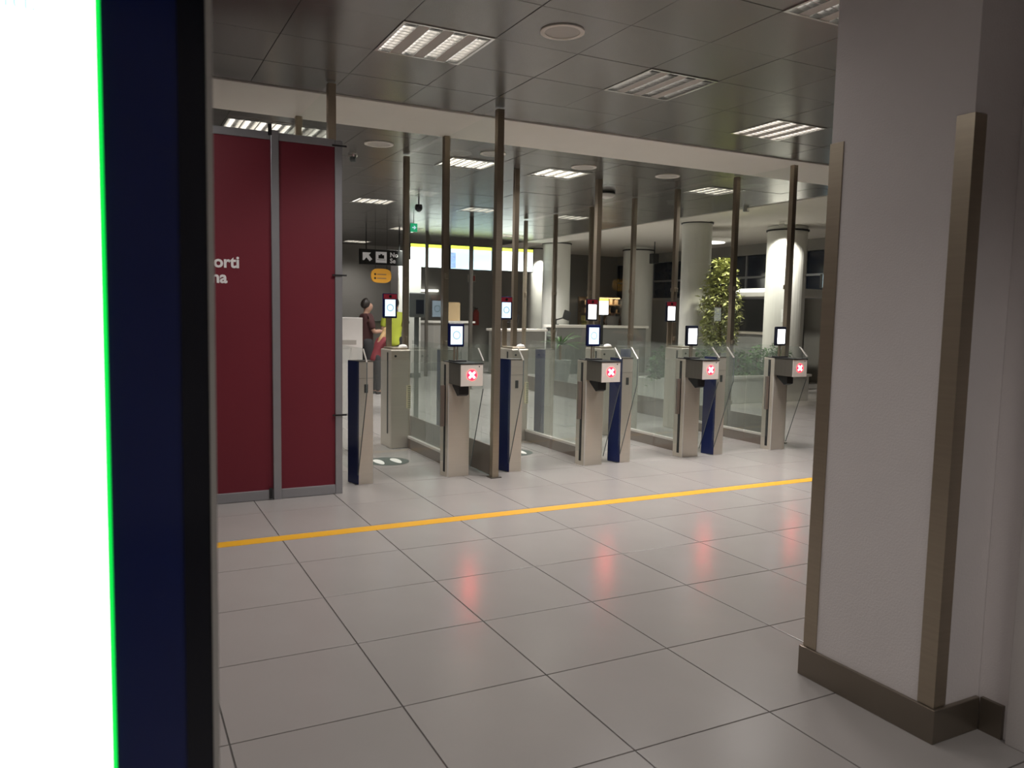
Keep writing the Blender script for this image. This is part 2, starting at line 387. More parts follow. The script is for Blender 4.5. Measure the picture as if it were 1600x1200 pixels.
for (x, y, rr, lab) in [(1.567, 1.66, .135, 'round ceiling speaker with white rim between the two front square lights'),
                        (1.585, 5.40, .15, 'round flush ceiling speaker close to the red panels'),
                        (4.04, 5.36, .15, 'round flush ceiling speaker right beside a square grid light'),
                        (5.22, 5.31, .15, 'round flush ceiling speaker in front of the broad partition post'),
                        (2.80, 5.22, .14, 'round flush ceiling speaker partly behind the tallest partition post')]:
    r = root('ceiling_speaker', (x, y, CEIL), lab, 'speaker', 'round ceiling speakers')
    part('rim', MB().ring((x, y, CEIL-.008), rr*.80, rr, .012, 'z', 36), 'plaster', r)
    part('grille', MB().lathe((x, y, CEIL-.006), [(rr*.2, 0), (rr*.80, .002), (rr*.80, .012)], 36), 'lamp_panel', r)
r = root('smoke_detector', (5.306, 6.79, CEIL), 'white dome detector hanging below the ceiling beside a partition post', 'detector')
part('mount', MB().lathe((5.306, 6.79, CEIL-.03), [(.13, 0), (.13, .03)]), 'black', r)
part('dome', MB().lathe((5.306, 6.79, CEIL-.09), [(.04, 0), (.10, .015), (.125, .045), (.125, .06)]), 'white_plastic', r)
r = root('smoke_detector', (1.52, 6.15, CEIL), 'small dark detector on the ceiling next to the red panels', 'detector')
part('mount', MB().lathe((1.52, 6.15, CEIL-.02), [(.05, 0), (.055, .02)]), 'lamp_alu', r)
part('dome', MB().lathe((1.52, 6.15, CEIL-.07), [(.02, 0), (.035, .02), (.035, .05)]), 'grey_plastic', r)

# ------------------------------------------------------------------ red panels
rp = root('red_screen_panel', (.22, 3.40, 0), 'dark red partition panels in a grey aluminium frame with white lettering', 'partition')
yP = 3.37
part('upright', B(.612, .668, yP, yP+.05, 0, 2.70), 'alu', rp, bevel=.004)
part('upright', B(.142, .200, yP-.01, yP+.05, 0, 2.72), 'alu', rp, bevel=.004)
part('upright', B(-.86, -.80, yP, yP+.05, 0, 2.71), 'alu', rp, bevel=.004)
for (a, b) in ((.200, .612), (-.80, .142)):
    part('top_rail', B(a, b, yP, yP+.05, 2.65, 2.705), 'alu', rp, bevel=.004)
    part('bottom_rail', B(a, b, yP, yP+.05, .002, .075), 'alu', rp, bevel=.004)
    part('red_sheet', B(a, b, yP+.012, yP+.03, .075, 2.65), 'red_panel', rp)
for z in (.62, 1.695, 2.66):
    part('clip', B(.59, .70, yP-.006, yP+.002, z-.006, z+.006), 'black', rp)
part('clip', B(.11, .135, yP-.008, yP, .01, .09), 'black', rp)
part('clip', B(.125, .150, yP-.012, yP, 2.68, 2.76), 'black', rp)
text('lettering', 'Aeroporti', .118, (-.563, yP+.0105, 1.722), 'white_text', rp, bold=.0035, xs=1.0)
text('lettering', 'di Roma', .118, (-.563, yP+.0105, 1.612), 'white_text', rp, bold=.0035, xs=1.0)

# ------------------------------------------------------------------ tall glass partitions
def partition(name, label, posts, axis, kick=True, skip=(), pw=.06, ptop=CEIL-.013, pane_z=(.28, CEIL-.02)):
    x, y = posts[0]
    r = root(name, (x, y, 0), label, 'glass partition', 'tall glass partitions with steel posts')
    h = pw/2
    for (x, y) in posts:
        po = part('post', B(x-h, x+h, y-h, y+h, 0, ptop if not (STRIP0 < y < STRIP1) else ptop), 'steel', r, bevel=.003)
        part('foot_plate', B(x-h-.02, x+h+.02, y-h-.02, y+h+.02, 0, .008), 'steel_dark', po)
    for i in range(len(posts)-1):
        if i in skip: continue
        (xa, ya), (xb, yb) = posts[i], posts[i+1]
        if axis == 'y':
            part('pane', B(xa-.005, xa+.005, ya+h+.012, yb-h-.012, pane_z[0], pane_z[1]), 'glass', r)
            if kick: part('kick_plate', B(xa-.012, xa+.012, ya+h, yb-h, .01, .27), 'bronze_kick', r)
            for z in (.37, 1.12, 1.78):
                for yy in (ya+h+.012, yb-h-.012):
                    part('clamp', B(xa-.018, xa+.018, yy-.02, yy+.02, z-.025, z+.025), 'steel', r, bevel=.003)
        else:
            part('pane', B(xa+h+.012, xb-h-.012, ya-.005, ya+.005, pane_z[0], pane_z[1]), 'glass', r)
            for z in (pane_z[0]+.25, 2.7):
                for xx in (xa+h+.012, xb-h-.012):
                    part('clamp', B(xx-.02, xx+.02, ya-.018, ya+.018, z-.025, z+.025), 'steel', r, bevel=.003)
    return r
partition('glass_partition', 'tall glass partition with steel posts between the first and second gate lanes', [(2.03, 3.47), (2.03, 4.655), (2.03, 5.82)], 'y')
partition('glass_partition', 'tall glass partition whose posts stand behind the red panels', [(.606, 3.455), (.606, 4.62), (.606, 5.80)], 'y')
partition('glass_partition', 'long tall glass partition with steel posts on the planter side of the gates', [(5.92, 3.95), (5.92, 4.85), (5.92, 5.98), (5.95, 7.0), (5.95, 8.15), (5.95, 9.3), (5.95, 10.4)], 'y')
rp2 = root('partition_post', (3.44, 5.90, 0), 'tall steel partition post between the second and third lanes at their far end', 'post', 'free posts behind the gates')
part('post', B(3.41, 3.47, 5.87, 5.93, 0, CEIL-.002), 'steel', rp2, bevel=.003); part('foot_plate', B(3.39, 3.49, 5.85, 5.95, 0, .008), 'steel_dark', rp2)
rp3 = root('partition_post', (4.66, 5.98, 0), 'tall steel partition post between the third and fourth lanes at their far end', 'post', 'free posts behind the gates')
part('post', B(4.625, 4.695, 5.945, 6.015, 0, CEIL-.002), 'steel', rp3, bevel=.003); part('foot_plate', B(4.61, 4.71, 5.93, 6.03, 0, .008), 'steel_dark', rp3)
for (x, y, lab) in ((4.98, 10.68, 'thin far post in front of the middle flight screen'), (5.22, 13.6, 'thin far post in front of the first flight screen')):
    q = root('partition_post', (x, y, 0), lab, 'post', 'thin far posts'); part('post', B(x-.03, x+.03, y-.03, y+.03, 0, CEIL-.002), 'steel_dark', q, bevel=.003)
    part('foot_plate', B(x-.05, x+.05, y-.05, y+.05, 0, .008), 'steel_dark', q)

# ------------------------------------------------------------------ gates
G = [1.655, 3.048, 4.222, 5.43]
BL = [.868, 2.254, 3.457, 4.633]
lane = ['first', 'second', 'third', 'fourth']
FY = 3.62
def wing_pts(yback): return [(FY-.01, .08), (3.365, .79), (3.365, 1.03), (3.47, 1.13), (yback, 1.13), (yback, .08)]
def device(r, cx, y, z0, z1, w, scr, head=False):
    d = .035
    t = part('tablet', B(cx-w/2, cx+w/2, y-d/2, y+d/2, z0, z1), 'device_navy' if scr == 'dev_screen_blue' else 'black_gloss', r, bevel=.010)
    m = w*.135
    zt = z1-(.065 if head else .028)
    part('screen', B(cx-w/2+m, cx+w/2-m, y-d/2-.0015, y-d/2+.002, z0+.022, zt), scr, t)
    if scr == 'dev_screen_blue':
        part('ring', MB().ring((cx, y-d/2-.0028, (z0+.022+zt)/2+.002), w*.185, w*.245, .001), 'dev_ring', t)
    if head:
        part('camera_head', B(cx-w/2+.006, cx+w/2-.006, y-d/2-.002, y-d/2+.003, z1-.058, z1-.008), 'dev_head', t)
        part('lens', MB().cyl((cx, y-d/2-.006, z1-.033), .016, .006, 'y', 16), 'black', t)
    return t
for i, (gx, bx) in enumerate(zip(G, BL)):
    ln = lane[i]
    # blue-sided pedestal
    r = root('gate_pedestal', (bx, FY, 0), 'blue-sided steel pedestal at the entry of the %s lane from the red panels' % ln, 'gate pedestal', 'blue sided gate pedestals')
    part('body', MB().prism([(bx, FY), (bx+.12, FY), (bx+.12, FY+.13), (bx-.05, FY+.13)], 'z', 0, 1.015), 'steel_light', r, bevel=.002)
    part('blue_panel', MB().prism([(bx-.004, FY-.002), (bx+.001, FY+.001), (bx-.049, FY+.131), (bx-.056, FY+.131)], 'z', .004, 1.018), 'blue', r)
    part('cap', MB().prism([(bx-.004, FY-.003), (bx+.122, FY-.003), (bx+.122, FY+.133), (bx-.054, FY+.133)], 'z', 1.015, 1.022), 'steel_dark', r)
    part('card_slot', B(bx+.045, bx+.075, FY-.004, FY+.002, .76, .83), 'black', r)
    part('seam', B(bx, bx+.12, FY-.0012, FY+.001, .878, .8805), 'steel_dark', r)
    part('base_shadow_gap', B(bx-.03, bx+.118, FY+.004, FY+.126, -.004, .002), 'black', r)
    part('glass_wing', MB().prism(wing_pts(5.13), 'x', bx-.011, bx-.005), 'glass_gate', r)
    wp = wing_pts(5.13)
    e = MB().prism([wp[0], wp[1], (wp[1][0]+.004, wp[1][1]), (wp[0][0]+.004, wp[0][1])], 'x', bx-.0115, bx-.0045)
    e.prism([wp[1], wp[2], (wp[2][0]+.004, wp[2][1]), (wp[1][0]+.004, wp[1][1])], 'x', bx-.0115, bx-.0045)
    part('wing_edge', e, 'grey_plastic', r)
    part('wing_edge', MB().prism([wp[2], wp[3], (wp[3][0]+.012, wp[3][1]-.004), (wp[2][0]+.012, wp[2][1]-.004)], 'x', bx-.013, bx-.003), 'rail', r)
    part('door_leaf', B(bx+.122, bx+.122+(gx-bx-.12)*.48, FY+.052, FY+.060, .14, 1.02), 'glass_gate', r)
    # scanner pedestal
    r = root('scanner_pedestal', (gx+.1, FY, 0), 'steel pedestal with red cross display and tablet, %s lane from the red panels' % ln, 'gate pedestal', 'scanner pedestals')
    bd = part('body', MB().prism([(gx, FY), (gx+.2, FY), (gx+.2, FY+.13), (gx-.02, FY+.13)], 'z', 0, 1.0), 'steel_light', r, bevel=.002)
    part('side_slot', MB().prism([(gx-.0085, FY+.045), (gx-.004, FY+.045), (gx-.0085, FY+.075), (gx-.0135, FY+.075)], 'z', .04, .98), 'black', bd)
    part('corner_strip', B(gx-.003, gx+.006, FY-.003, FY+.004, .0, .80), 'rail', bd)
    bx0, bx1, by0 = gx+.002, gx+.205, 3.362
    box = part('scanner_box', B(bx0, bx1, by0+.006, FY+.06, .818, 1.0), 'steel_dark', r, bevel=.003)
    part('sign_face', B(bx0, bx1, by0, by0+.006, .816, 1.0), 'cream', box, bevel=.002)
    part('lid', B(bx0-.004, bx1+.004, by0-.004, FY+.13, 1.0, 1.008), 'black', box)
    cx = (bx0+bx1)/2; cz = .91
    part('red_disc', MB().cyl((cx, by0-.0015, cz), .044, .003, 'y', 32), 'red_glow', box)
    cr_ = MB()
    for a in (math.pi/4, -math.pi/4):
        cr_.add(*[(lambda t: (t.v, t.f))(MB().box(cx-.036, cx+.036, by0-.003, by0-.001, cz-.009, cz+.009).rot(a, (cx, by0, cz), 'Y'))][0])
    part('cross', cr_, 'cross', box)
    part('sensor', MB().cyl((bx1-.035, by0-.001, .98), .006, .003, 'y', 12), 'black', box)
    part('document_reader', MB().prism([(3.46, .818), (3.46, .735), (3.50, .72), (3.61, .80), (3.61, .818)], 'x', gx+.03, gx+.12), 'black', r, bevel=.004)
    part('base_plate', B(gx+.02, gx+.15, FY-.04, FY+.06, 1.008, 1.02), 'black', r, bevel=.003)
    dx = gx+.062
    part('stem', MB().cyl((dx-.012, FY, 1.018), .009, .13, 'z', 12).cyl((dx+.02, FY+.01, 1.018), .006, .13, 'z', 12), 'steel', r)
    device(r, dx, FY, 1.133, 1.338, .148, 'dev_screen_blue' if i < 2 else 'dev_screen_white')
    part('door_clamp', B(gx-.05, gx-.012, FY+.05, FY+.075, .44, .80), 'bronze_kick', r, bevel=.003)
    part('door_leaf', B(gx-(gx-bx-.12)*.48, gx-.014, FY+.052, FY+.060, .14, 1.0), 'glass_gate', r)
    wx = gx+.207
    part('glass_wing', MB().prism(wing_pts(5.13), 'x', wx, wx+.006), 'glass_gate', r)
    part('wing_edge', MB().prism([wp[0], wp[1], (wp[1][0]+.004, wp[1][1]), (wp[0][0]+.004, wp[0][1])], 'x', wx-.0005, wx+.0065), 'grey_plastic', r)
    part('wing_edge', MB().prism([wp[2], wp[3], (wp[3][0]+.012, wp[3][1]-.004), (wp[2][0]+.012, wp[2][1]-.004)], 'x', wx-.002, wx+.008), 'rail', r)
    # lane barrier between front and rear pedestals
    r = root('lane_barrier', (gx+.18, 4.4, 0), 'low glass barrier with brown kick plate along the %s lane from the red panels' % ln, 'glass barrier', 'low lane barriers')
    part('kick_plate', B(gx+.165, gx+.195, FY+.135, 5.125, 0, .105), 'bronze_kick', r)
    part('rail', B(gx+.160, gx+.200, FY+.135, 5.125, .105, .13), 'rail', r, bevel=.003)
    part('pane', B(gx+.176, gx+.184, FY+.14, 4.40, .13, 1.08), 'glass_gate', r)
    part('pane', B(gx+.176, gx+.184, 4.415, 5.125, .13, 1.08), 'glass_gate', r)
    # rear pedestals
    r = root('camera_pedestal', (gx+.08, 5.3, 0), 'steel pedestal carrying a red-topped camera tablet at the far end of the %s lane' % ln, 'gate pedestal', 'camera pedestals at the far end')
    bd = part('body', B(gx-.02, gx+.195, 5.135, 5.48, 0, 1.03), 'steel_light', r, bevel=.012)
    part('side_slot', B(gx-.024, gx-.018, 5.22, 5.25, .15, 1.0), 'black', bd)
    part('top_ridge', B(gx+.0, gx+.17, 5.16, 5.45, 1.03, 1.05), 'steel', bd, bevel=.006)
    part('sensor', MB().cyl((gx+.03, 5.13, .965), .012, .008, 'y', 14), 'black', bd)
    part('white_cap', MB().lathe((gx+.15, 5.25, 1.04), [(.05, 0), (.05, .015), (.035, .035), (.01, .042)], 20), 'white_lac', bd, smooth=True)
    part('height_scale', B(gx+.150, gx+.195, 5.128, 5.136, .42, .66), 'yellow_tape', bd)
    for q in range(12): part('scale_tick', B(gx+.165, gx+.195, 5.1265, 5.1285, .428+q*.0195, .436+q*.0195), 'grey_plastic', bd)
    part('stem', B(gx+.065, gx+.125, 5.545, 5.57, 0, 1.36), 'steel', r, bevel=.004)
    device(r, gx+.10, 5.545, 1.35, 1.615, .158, 'dev_screen_blue' if i < 2 else 'dev_screen_white', head=True)
    r = root('rear_pedestal', (bx, 5.2, 0), 'narrow blue-sided pedestal at the far end of the %s lane' % ln, 'gate pedestal', 'blue pedestals at the far end')
    part('body', MB().prism([(bx, 5.135), (bx+.12, 5.135), (bx+.12, 5.27), (bx-.05, 5.27)], 'z', 0, 1.02), 'steel_light', r, bevel=.002)
    part('blue_panel', MB().prism([(bx-.004, 5.133), (bx+.001, 5.136), (bx-.049, 5.271), (bx-.056, 5.271)], 'z', .004, 1.022), 'blue', r)
    part('cap', MB().prism([(bx-.004, 5.132), (bx+.122, 5.132), (bx+.122, 5.273), (bx-.054, 5.273)], 'z', 1.02, 1.027), 'steel_dark', r)
# footprint mats
def foot(cx, cy, s):
    pts = []
    for k in range(18):
        t = 2*math.pi*k/18; y = math.sin(t); wd = .042*(1+.25*y)
        pts.append((cx+wd*math.cos(t), cy+.13*y))
    return pts
for i, cx in ((0, 1.40), (1, 2.74)):
    r = root('footprint_sticker', (cx, 4.5, 0), 'dark round floor sticker with two white footprints in the %s gate lane' % lane[i], 'floor sticker', 'footprint stickers')
    part('base', MB().lathe((cx, 4.5, 0), [(.205, 0), (.205, .0012)], 32), 'mat_green', r)
    for s in (-1, 1): part('footprint', MB().prism(foot(cx+s*.085, 4.5, s), 'z', .0012, .002), 'white_lac', r)
# grey-backed tablet of another gate
r = root('tablet_stand', (2.21, 5.95, 0), 'grey tablet on a slim stand behind the first glass partition', 'tablet stand')
part('stem', B(2.185, 2.235, 5.94, 5.965, 0, 1.37), 'grey_plastic', r); part('base', B(2.12, 2.30, 5.87, 6.03, 0, .015), 'grey_plastic', r)
t = part('tablet', B(2.115, 2.305, 5.92, 5.955, 1.36, 1.64), 'grey_plastic', r, bevel=.012)
part('screen', B(2.19, 2.285, 5.9185, 5.9205, 1.40, 1.56), 'win_dark', t)

# ------------------------------------------------------------------ advertising totem, near left
ty = -1.62
r = root('advertising_totem', (-1.25, ty+.06, 0), 'tall advertising totem with glowing white screen and navy glass border', 'totem')
xr = -.8035
tilt = lambda m: m.rot(.0045, (xr, ty, 1.40), 'Y')
part('casing', tilt(B(-1.70, xr, ty+.004, ty+.12, .02, 2.10)), 'steel_dark', r, bevel=.006)
part('edge_trim', tilt(B(xr-.006, xr+.001, ty-.004, ty+.03, .02, 2.10)), 'white_plastic', r)
part('glass_border', tilt(B(-1.694, xr-.004, ty, ty+.004, .03, 2.09)), 'navy_gloss', r)
part('border_strip', tilt(B(xr-.036, xr-.004, ty-.002, ty, .03, 2.09)), 'black_gloss', r)
part('screen', tilt(B(-1.58, -.9215, ty-.0025, ty, .28, 2.0)), 'screen_white', r)
part('green_edge', tilt(B(-.9215, -.9165, ty-.0025, ty, .28, 2.0)), 'screen_green', r)
text('lettering', 'iti.', .032, (-1.005, ty-.0035, 1.7455), 'teal_ink', r, ext=.0005)
part('foot', B(-1.75, -.78, ty-.05, ty+.20, 0, .02), 'steel_dark', r, bevel=.003)

# ------------------------------------------------------------------ far hall
# flight screens
for i, (x0, x1, z0, z1) in enumerate([(5.14, 6.06, 2.43, 2.94), (6.12, 7.16, 2.42, 2.95), (7.26, 8.27, 2.43, 2.96)]):
    w = ['nearest the white booth', 'in the middle, showing blue cells', 'farthest from the white booth'][i]
    r = root('flight_screen', ((x0+x1)/2, 14.5, z1+.19), 'bright hanging flight screen with yellow header, %s' % w, 'screen', 'hanging flight screens')
    part('casing', B(x0-.02, x1+.02, 14.42, 14.52, z0-.02, z1+.02), 'black', r, bevel=.005)
    part('hanger', B((x0+x1)/2-.02, (x0+x1)/2+.02, 14.46, 14.50, z1+.02, CEIL), 'steel_dark', r)
    s = part('display', B(x0, x1, 14.412, 14.421, z0, z1-.075), 'fid_cyan' if i == 1 else 'fid_white', r)
    part('header', B(x0, x1, 14.412, 14.421, z1-.075, z1), 'fid_yellow', r)
    for k in range(11):
        zz = z0+.02+k*.032
        part('row', B(x0+.06+(.1 if i == 1 else 0), x1-.05, 14.410, 14.4125, zz, zz+.006), 'fid_line', s)
        if i == 1: part('blue_cell', B(x0+.0, x0+.12, 14.409, 14.4125, zz, zz+.02), 'fid_blue', s)
r = root('portrait_screen', (9.44, 13.05, 0), 'small upright screen with yellow header on a stand near the shop', 'screen')
part('stand', B(9.41, 9.47, 13.05, 13.09, 0, 1.44), 'black', r); part('base', B(9.25, 9.63, 12.9, 13.2, 0, .02), 'black', r)
part('display', B(9.30, 9.58, 13.02, 13.05, 1.42, 1.74), 'dev_screen_white', r); part('header', B(9.30, 9.58, 13.02, 13.05, 1.74, 1.79), 'fid_yellow', r)
# direction sign
r = root('direction_sign', (4.03, 13.05, 2.70), 'black hanging direction sign with grey arrow and baggage symbol', 'sign')
part('board', B(3.56, 4.52, 13.0, 13.06, 2.345, 2.655), 'sign_black', r, bevel=.004)
part('hanger', B(3.69, 3.71, 13.02, 13.04, 2.655, CEIL), 'black', r); part('hanger', B(4.39, 4.41, 13.02, 13.04, 2.655, CEIL), 'black', r)
ar = MB().prism([(3.62, 2.585), (3.79, 2.585), (3.745, 2.535), (3.815, 2.455), (3.765, 2.41), (3.695, 2.49), (3.65, 2.43), (3.62, 2.43)], 'y', 12.994, 13.0)
part('arrow', ar, 'sign_grey', r)
pic = part('pictogram', B(3.89, 4.12, 12.994, 13.0, 2.39, 2.61), 'sign_grey', r, bevel=.002)
part('suitcase', MB().box(3.945, 4.065, 12.990, 12.995, 2.475, 2.545).box(3.985, 4.025, 12.990, 12.995, 2.545, 2.565), 'sign_black', pic)
part('belt', B(3.92, 4.09, 12.990, 12.995, 2.445, 2.453), 'sign_black', pic)
text('lettering', 'No', .13, (4.19, 12.999, 2.515), 'sign_grey', r, bold=.003); text('lettering', 'Se', .13, (4.19, 12.999, 2.395), 'sign_grey', r, bold=.003)
r = root('yellow_sign', (3.38, 11.05, 2.2), 'rounded yellow hanging sign with two dark text lines', 'sign')
pts = [(3.38+.185*math.copysign(abs(math.cos(t))**.6, math.cos(t)), 2.04+.125*math.copysign(abs(math.sin(t))**.8, math.sin(t))) for t in [2*math.pi*k/28 for k in range(28)]]
part('board', MB().prism(pts, 'y', 11.0, 11.04), 'sign_yellow', r)
for z in (2.055, 1.985):
    part('text_line', B(3.30, 3.47, 10.995, 11.0, z, z+.018), 'brown_wood', r); part('dot', MB().cyl((3.265, 10.995, z+.01), .018, .005, 'y', 12), 'sign_black', r)
part('hanger', B(3.27, 3.275, 11.015, 11.02, 2.13, CEIL), 'black', r); part('hanger', B(3.485, 3.49, 11.015, 11.02, 2.13, CEIL), 'black', r)
r = root('exit_sign', (3.99, 11.05, 3.0), 'small green emergency exit sign with white arrow', 'sign')
part('board', B(3.925, 4.05, 11.0, 11.03, 2.85, 3.0), 'exit_green', r); part('hanger', B(3.98, 3.99, 11.01, 11.02, 3.0, CEIL), 'black', r)
part('arrow', MB().prism([(3.95, 2.915), (3.985, 2.915), (3.985, 2.885), (4.03, 2.925), (3.985, 2.965), (3.985, 2.935), (3.95, 2.935)], 'y', 10.996, 11.0), 'fid_line', r)
r = root('dome_camera', (3.34, 9.0, CEIL), 'black dome camera hanging from the ceiling near the exit sign', 'camera')
part('stem', MB().cyl((3.34, 9.0, 3.06), .012, .08, 'z', 10), 'black', r); part('dome', MB().lathe((3.34, 9.0, 2.95), [(.02, 0), (.055, .03), (.06, .07), (.05, .11)]), 'black_gloss', r, smooth=True)
# columns
for (x, y, rad, lab) in [(8.88, 14.3, .34, 'round pale column with dark top ring behind the slim rear posts'), (11.62, 14.7, .40, 'round pale column with dark top ring beside the shop'),
                         (8.72, 8.9, .27, 'round pale column with dark top ring beside the ficus tree'), (10.98, 8.9, .38, 'bright spot-lit round white column behind the planter'),
                         (9.28, 16.0, .24, 'slim bright white column beside the last flight screen')]:
    r = root('column', (x, y, 0), lab, 'column', 'round columns')
    part('shaft', MB().lathe((x, y, 0), [(rad, 0), (rad, CEIL+.06)], 40), 'col_white', r, smooth=False)
    part('top_ring', MB().ring((x, y, CEIL-.03), rad, rad+.025, .03, 'z', 40), 'black', r)
# white booth
r = root('white_booth', (4.73, 13.4, 0), 'tall white booth wall lit from above next to the flight screens', 'booth')
part('wall_panel', B(4.47, 4.98, 13.3, 13.8, 0, 2.50), 'white_lac', r, bevel=.004)
part('plinth', B(4.465, 4.985, 13.295, 13.805, 0, .1), 'grey_plastic', r)
def spot(loc, target, power, ang, lab, col=(1, .97, .88)):
    r = root('spot_lamp', (loc[0], loc[1], CEIL), lab, 'lamp', 'spot lamps')
    part('can', MB().cyl((loc[0], loc[1], loc[2]+.02), .05, CEIL-loc[2]+.04, 'z', 16), 'lamp_alu', r)
    ld = bpy.data.lights.new('lamp', 'SPOT'); ld.energy = power; ld.spot_size = ang; ld.spot_blend = .5; ld.shadow_soft_size = .04; ld.color = col
    lo = bpy.data.objects.new('lamp', ld); COL.objects.link(lo); lo.parent = r
    d = (Vector(target)-Vector(loc)).normalized(); lo.location = Vector(loc)-ORG[r]; lo.rotation_euler = d.to_track_quat('-Z', 'Y').to_euler()
spot((4.55, 12.75, 3.0), (4.65, 13.4, 2.1), 170, 1.0, 'ceiling spot lamp shining down on the white booth', (.92, 1, .90))
spot((10.25, 8.35, 3.10), (10.8, 8.85, 2.2), 200, 1.25, 'ceiling spot lamp washing the round column behind the planter')
spot((9.15, 15.4, 3.05), (9.28, 15.9, 2.0), 230, 1.1, 'ceiling spot lamp washing the slim column by the flight screens')
spot((8.0, 6.9, 3.06), (8.25, 7.6, 1.5), 190, 1.2, 'ceiling spot lamp shining on the ficus tree', (1, .95, .75))
# counters and fittings
r = root('white_desk', (1.75, 8.2, 0), 'white high-backed service desk with grey stripe beside the red panels', 'desk')
part('back_panel', B(1.30, 2.17, 8.0, 8.06, .90, 1.325), 'white_lac', r, bevel=.004); part('body', B(1.30, 2.17, 8.0, 8.6, 0, .90), 'white_lac', r, bevel=.004)
part('stripe', B(1.31, 2.08, 7.995, 8.0, .955, 1.015), 'lamp_panel', r)
r = root('counter', (3.8, 12.2, 0), 'dark grey counter beside the person in maroon', 'counter')
part('body', B(3.40, 4.2, 12.0, 12.5, 0, 1.18), 'grey_counter', r); part('top', B(3.35, 4.25, 11.95, 12.55, 1.18, 1.23), 'grey_plastic', r, bevel=.004)
r = root('counter', (6.2, 15.3, 0), 'pale counter under the first flight screens with a tan box on it', 'counter')
part('body', B(5.3, 6.95, 15.0, 15.5, 0, 1.15), 'far_wall', r); part('top', B(5.25, 7.0, 14.95, 15.55, 1.15, 1.20), 'white_plastic', r, bevel=.004)
r = root('cardboard_box', (6.46, 15.2, 1.2), 'upright tan cardboard box on the pale counter', 'box')
part('body', B(6.29, 6.64, 15.05, 15.35, 1.2, 1.62), 'tan', r, bevel=.003); part('flap', MB().prism([(6.29, 1.62), (6.64, 1.62), (6.62, 1.65), (6.31, 1.65)], 'y', 15.05, 15.09), 'tan', r)
solo('strip_lamp', B(6.2, 7.2, 17.9, 17.999, 1.96, 2.02), 'strip_light', 'thin bright strip lamp on the far wall', 'lamp', loc=(6.7, 17.95, 2.0), bevel=.004)
r = root('fire_extinguisher', (8.35, 17.9, 1.0), 'red fire extinguisher hung on the far wall', 'fire extinguisher')
part('cylinder', MB().lathe((8.35, 17.9, 1.05), [(.085, 0), (.09, .02), (.09, .36), (.06, .42), (.025, .45)], 20), 'ext_red', r, smooth=True)
part('valve', B(8.31, 8.40, 17.88, 17.92, 1.50, 1.54), 'black', r); part('hose', MB().ring((8.28, 17.9, 1.48), .075, .09, .015), 'black', r); part('bracket', B(8.30, 8.40, 17.96, 18.0, 1.15, 1.45), 'steel_dark', r)
r = root('extinguisher_sign', (8.24, 17.99, 2.3), 'small wall sign above the fire extinguisher', 'sign')
part('board', B(8.12, 8.36, 17.985, 17.999, 2.27, 2.48), 'lamp_panel', r)
for x in (8.15, 8.28): part('symbol', B(x, x+.06, 17.98, 17.986, 2.30, 2.45), 'ext_red', r)
r = root('counter', (9.6, 13.9, 0), 'grey check-in counter with a monitor arm behind the third lane', 'counter')
part('body', B(8.35, 10.9, 13.3, 13.8, 0, 1.1), 'grey_counter', r); part('top', B(8.3, 10.95, 13.25, 13.85, 1.1, 1.16), 'plaster', r, bevel=.004)
for (x, lab, zt) in ((8.55, 'black monitor arm on the grey check-in counter', 1.16), (7.15, 'black monitor arm on the low counter behind the second lane', 1.05)):
    r = root('monitor_arm', (x, 13.7, zt), lab, 'monitor', 'monitor arms')
    part('base', B(x-.05, x+.05, 13.65, 13.75, zt, zt+.02), 'black', r); part('pole', MB().cyl((x, 13.7, zt), .018, .14, 'z', 10), 'black', r)
    part('arm', B(x-.02, x+.26, 13.69, 13.71, zt+.10, zt+.13).rot(-.25, (x, 13.7, zt+.12), 'Y'), 'black', r)
    part('screen', B(x+.16, x+.34, 13.62, 13.66, zt+.12, zt+.34).rot(.3, (x+.25, 13.64, zt+.2), 'Y'), 'black', r, bevel=.006)
r = root('counter', (7.4, 13.8, 0), 'low pale counter behind the second lane', 'counter')
part('body', B(6.95, 8.2, 13.6, 14.05, 0, 1.0), 'far_wall', r); part('top', B(6.9, 8.25, 13.55, 14.1, 1.0, 1.05), 'plaster', r, bevel=.004)
# shop with shelves
r = root('shop_shelf', (12.3, 17.6, 0), 'brown shop shelves filled with small goods at the far wall', 'shelf')
part('back', B(11.8, 13.1, 17.92, 17.99, .9, 1.95), 'brown_wood', r)
part('added_light_bar', B(11.85, 13.05, 17.56, 17.60, 1.90, 1.95), 'tan', r)  # plain tan bar that goes with the added shop lamp, does not glow
sl = bpy.data.lights.new('lamp', 'AREA'); sl.shape = 'RECTANGLE'; sl.size = 1.2; sl.size_y = .04; sl.energy = 4; sl.color = (1, .85, .65)  # added area lamp, lightens the shop shelves
slo = bpy.data.objects.new('lamp', sl); COL.objects.link(slo); slo.parent = r; slo.location = Vector((12.45, 17.5, 1.9))-ORG[r]; slo.rotation_euler = (.6, 0, 0)
for z in (.95, 1.2, 1.45, 1.7): part('board', B(11.8, 13.1, 17.6, 17.95, z, z+.025), 'brown_wood', r)
part('base', B(11.8, 13.1, 17.55, 17.98, 0, .95), 'grey_counter', r)
for z, sh in ((.975, 'bottom'), (1.225, 'second'), (1.475, 'third'), (1.725, 'top')):
    for k in range(7):
        x = 11.83+k*.18; h = random.uniform(.10, .19)
        solo('packet', B(x, x+random.uniform(.10, .16), 17.65, 17.85, z, z+h), 'goods', 'small brown packet on the %s shop shelf' % sh, 'packet', loc=(x, 17.7, z), group='packets on the %s shop shelf' % sh, bevel=.006)
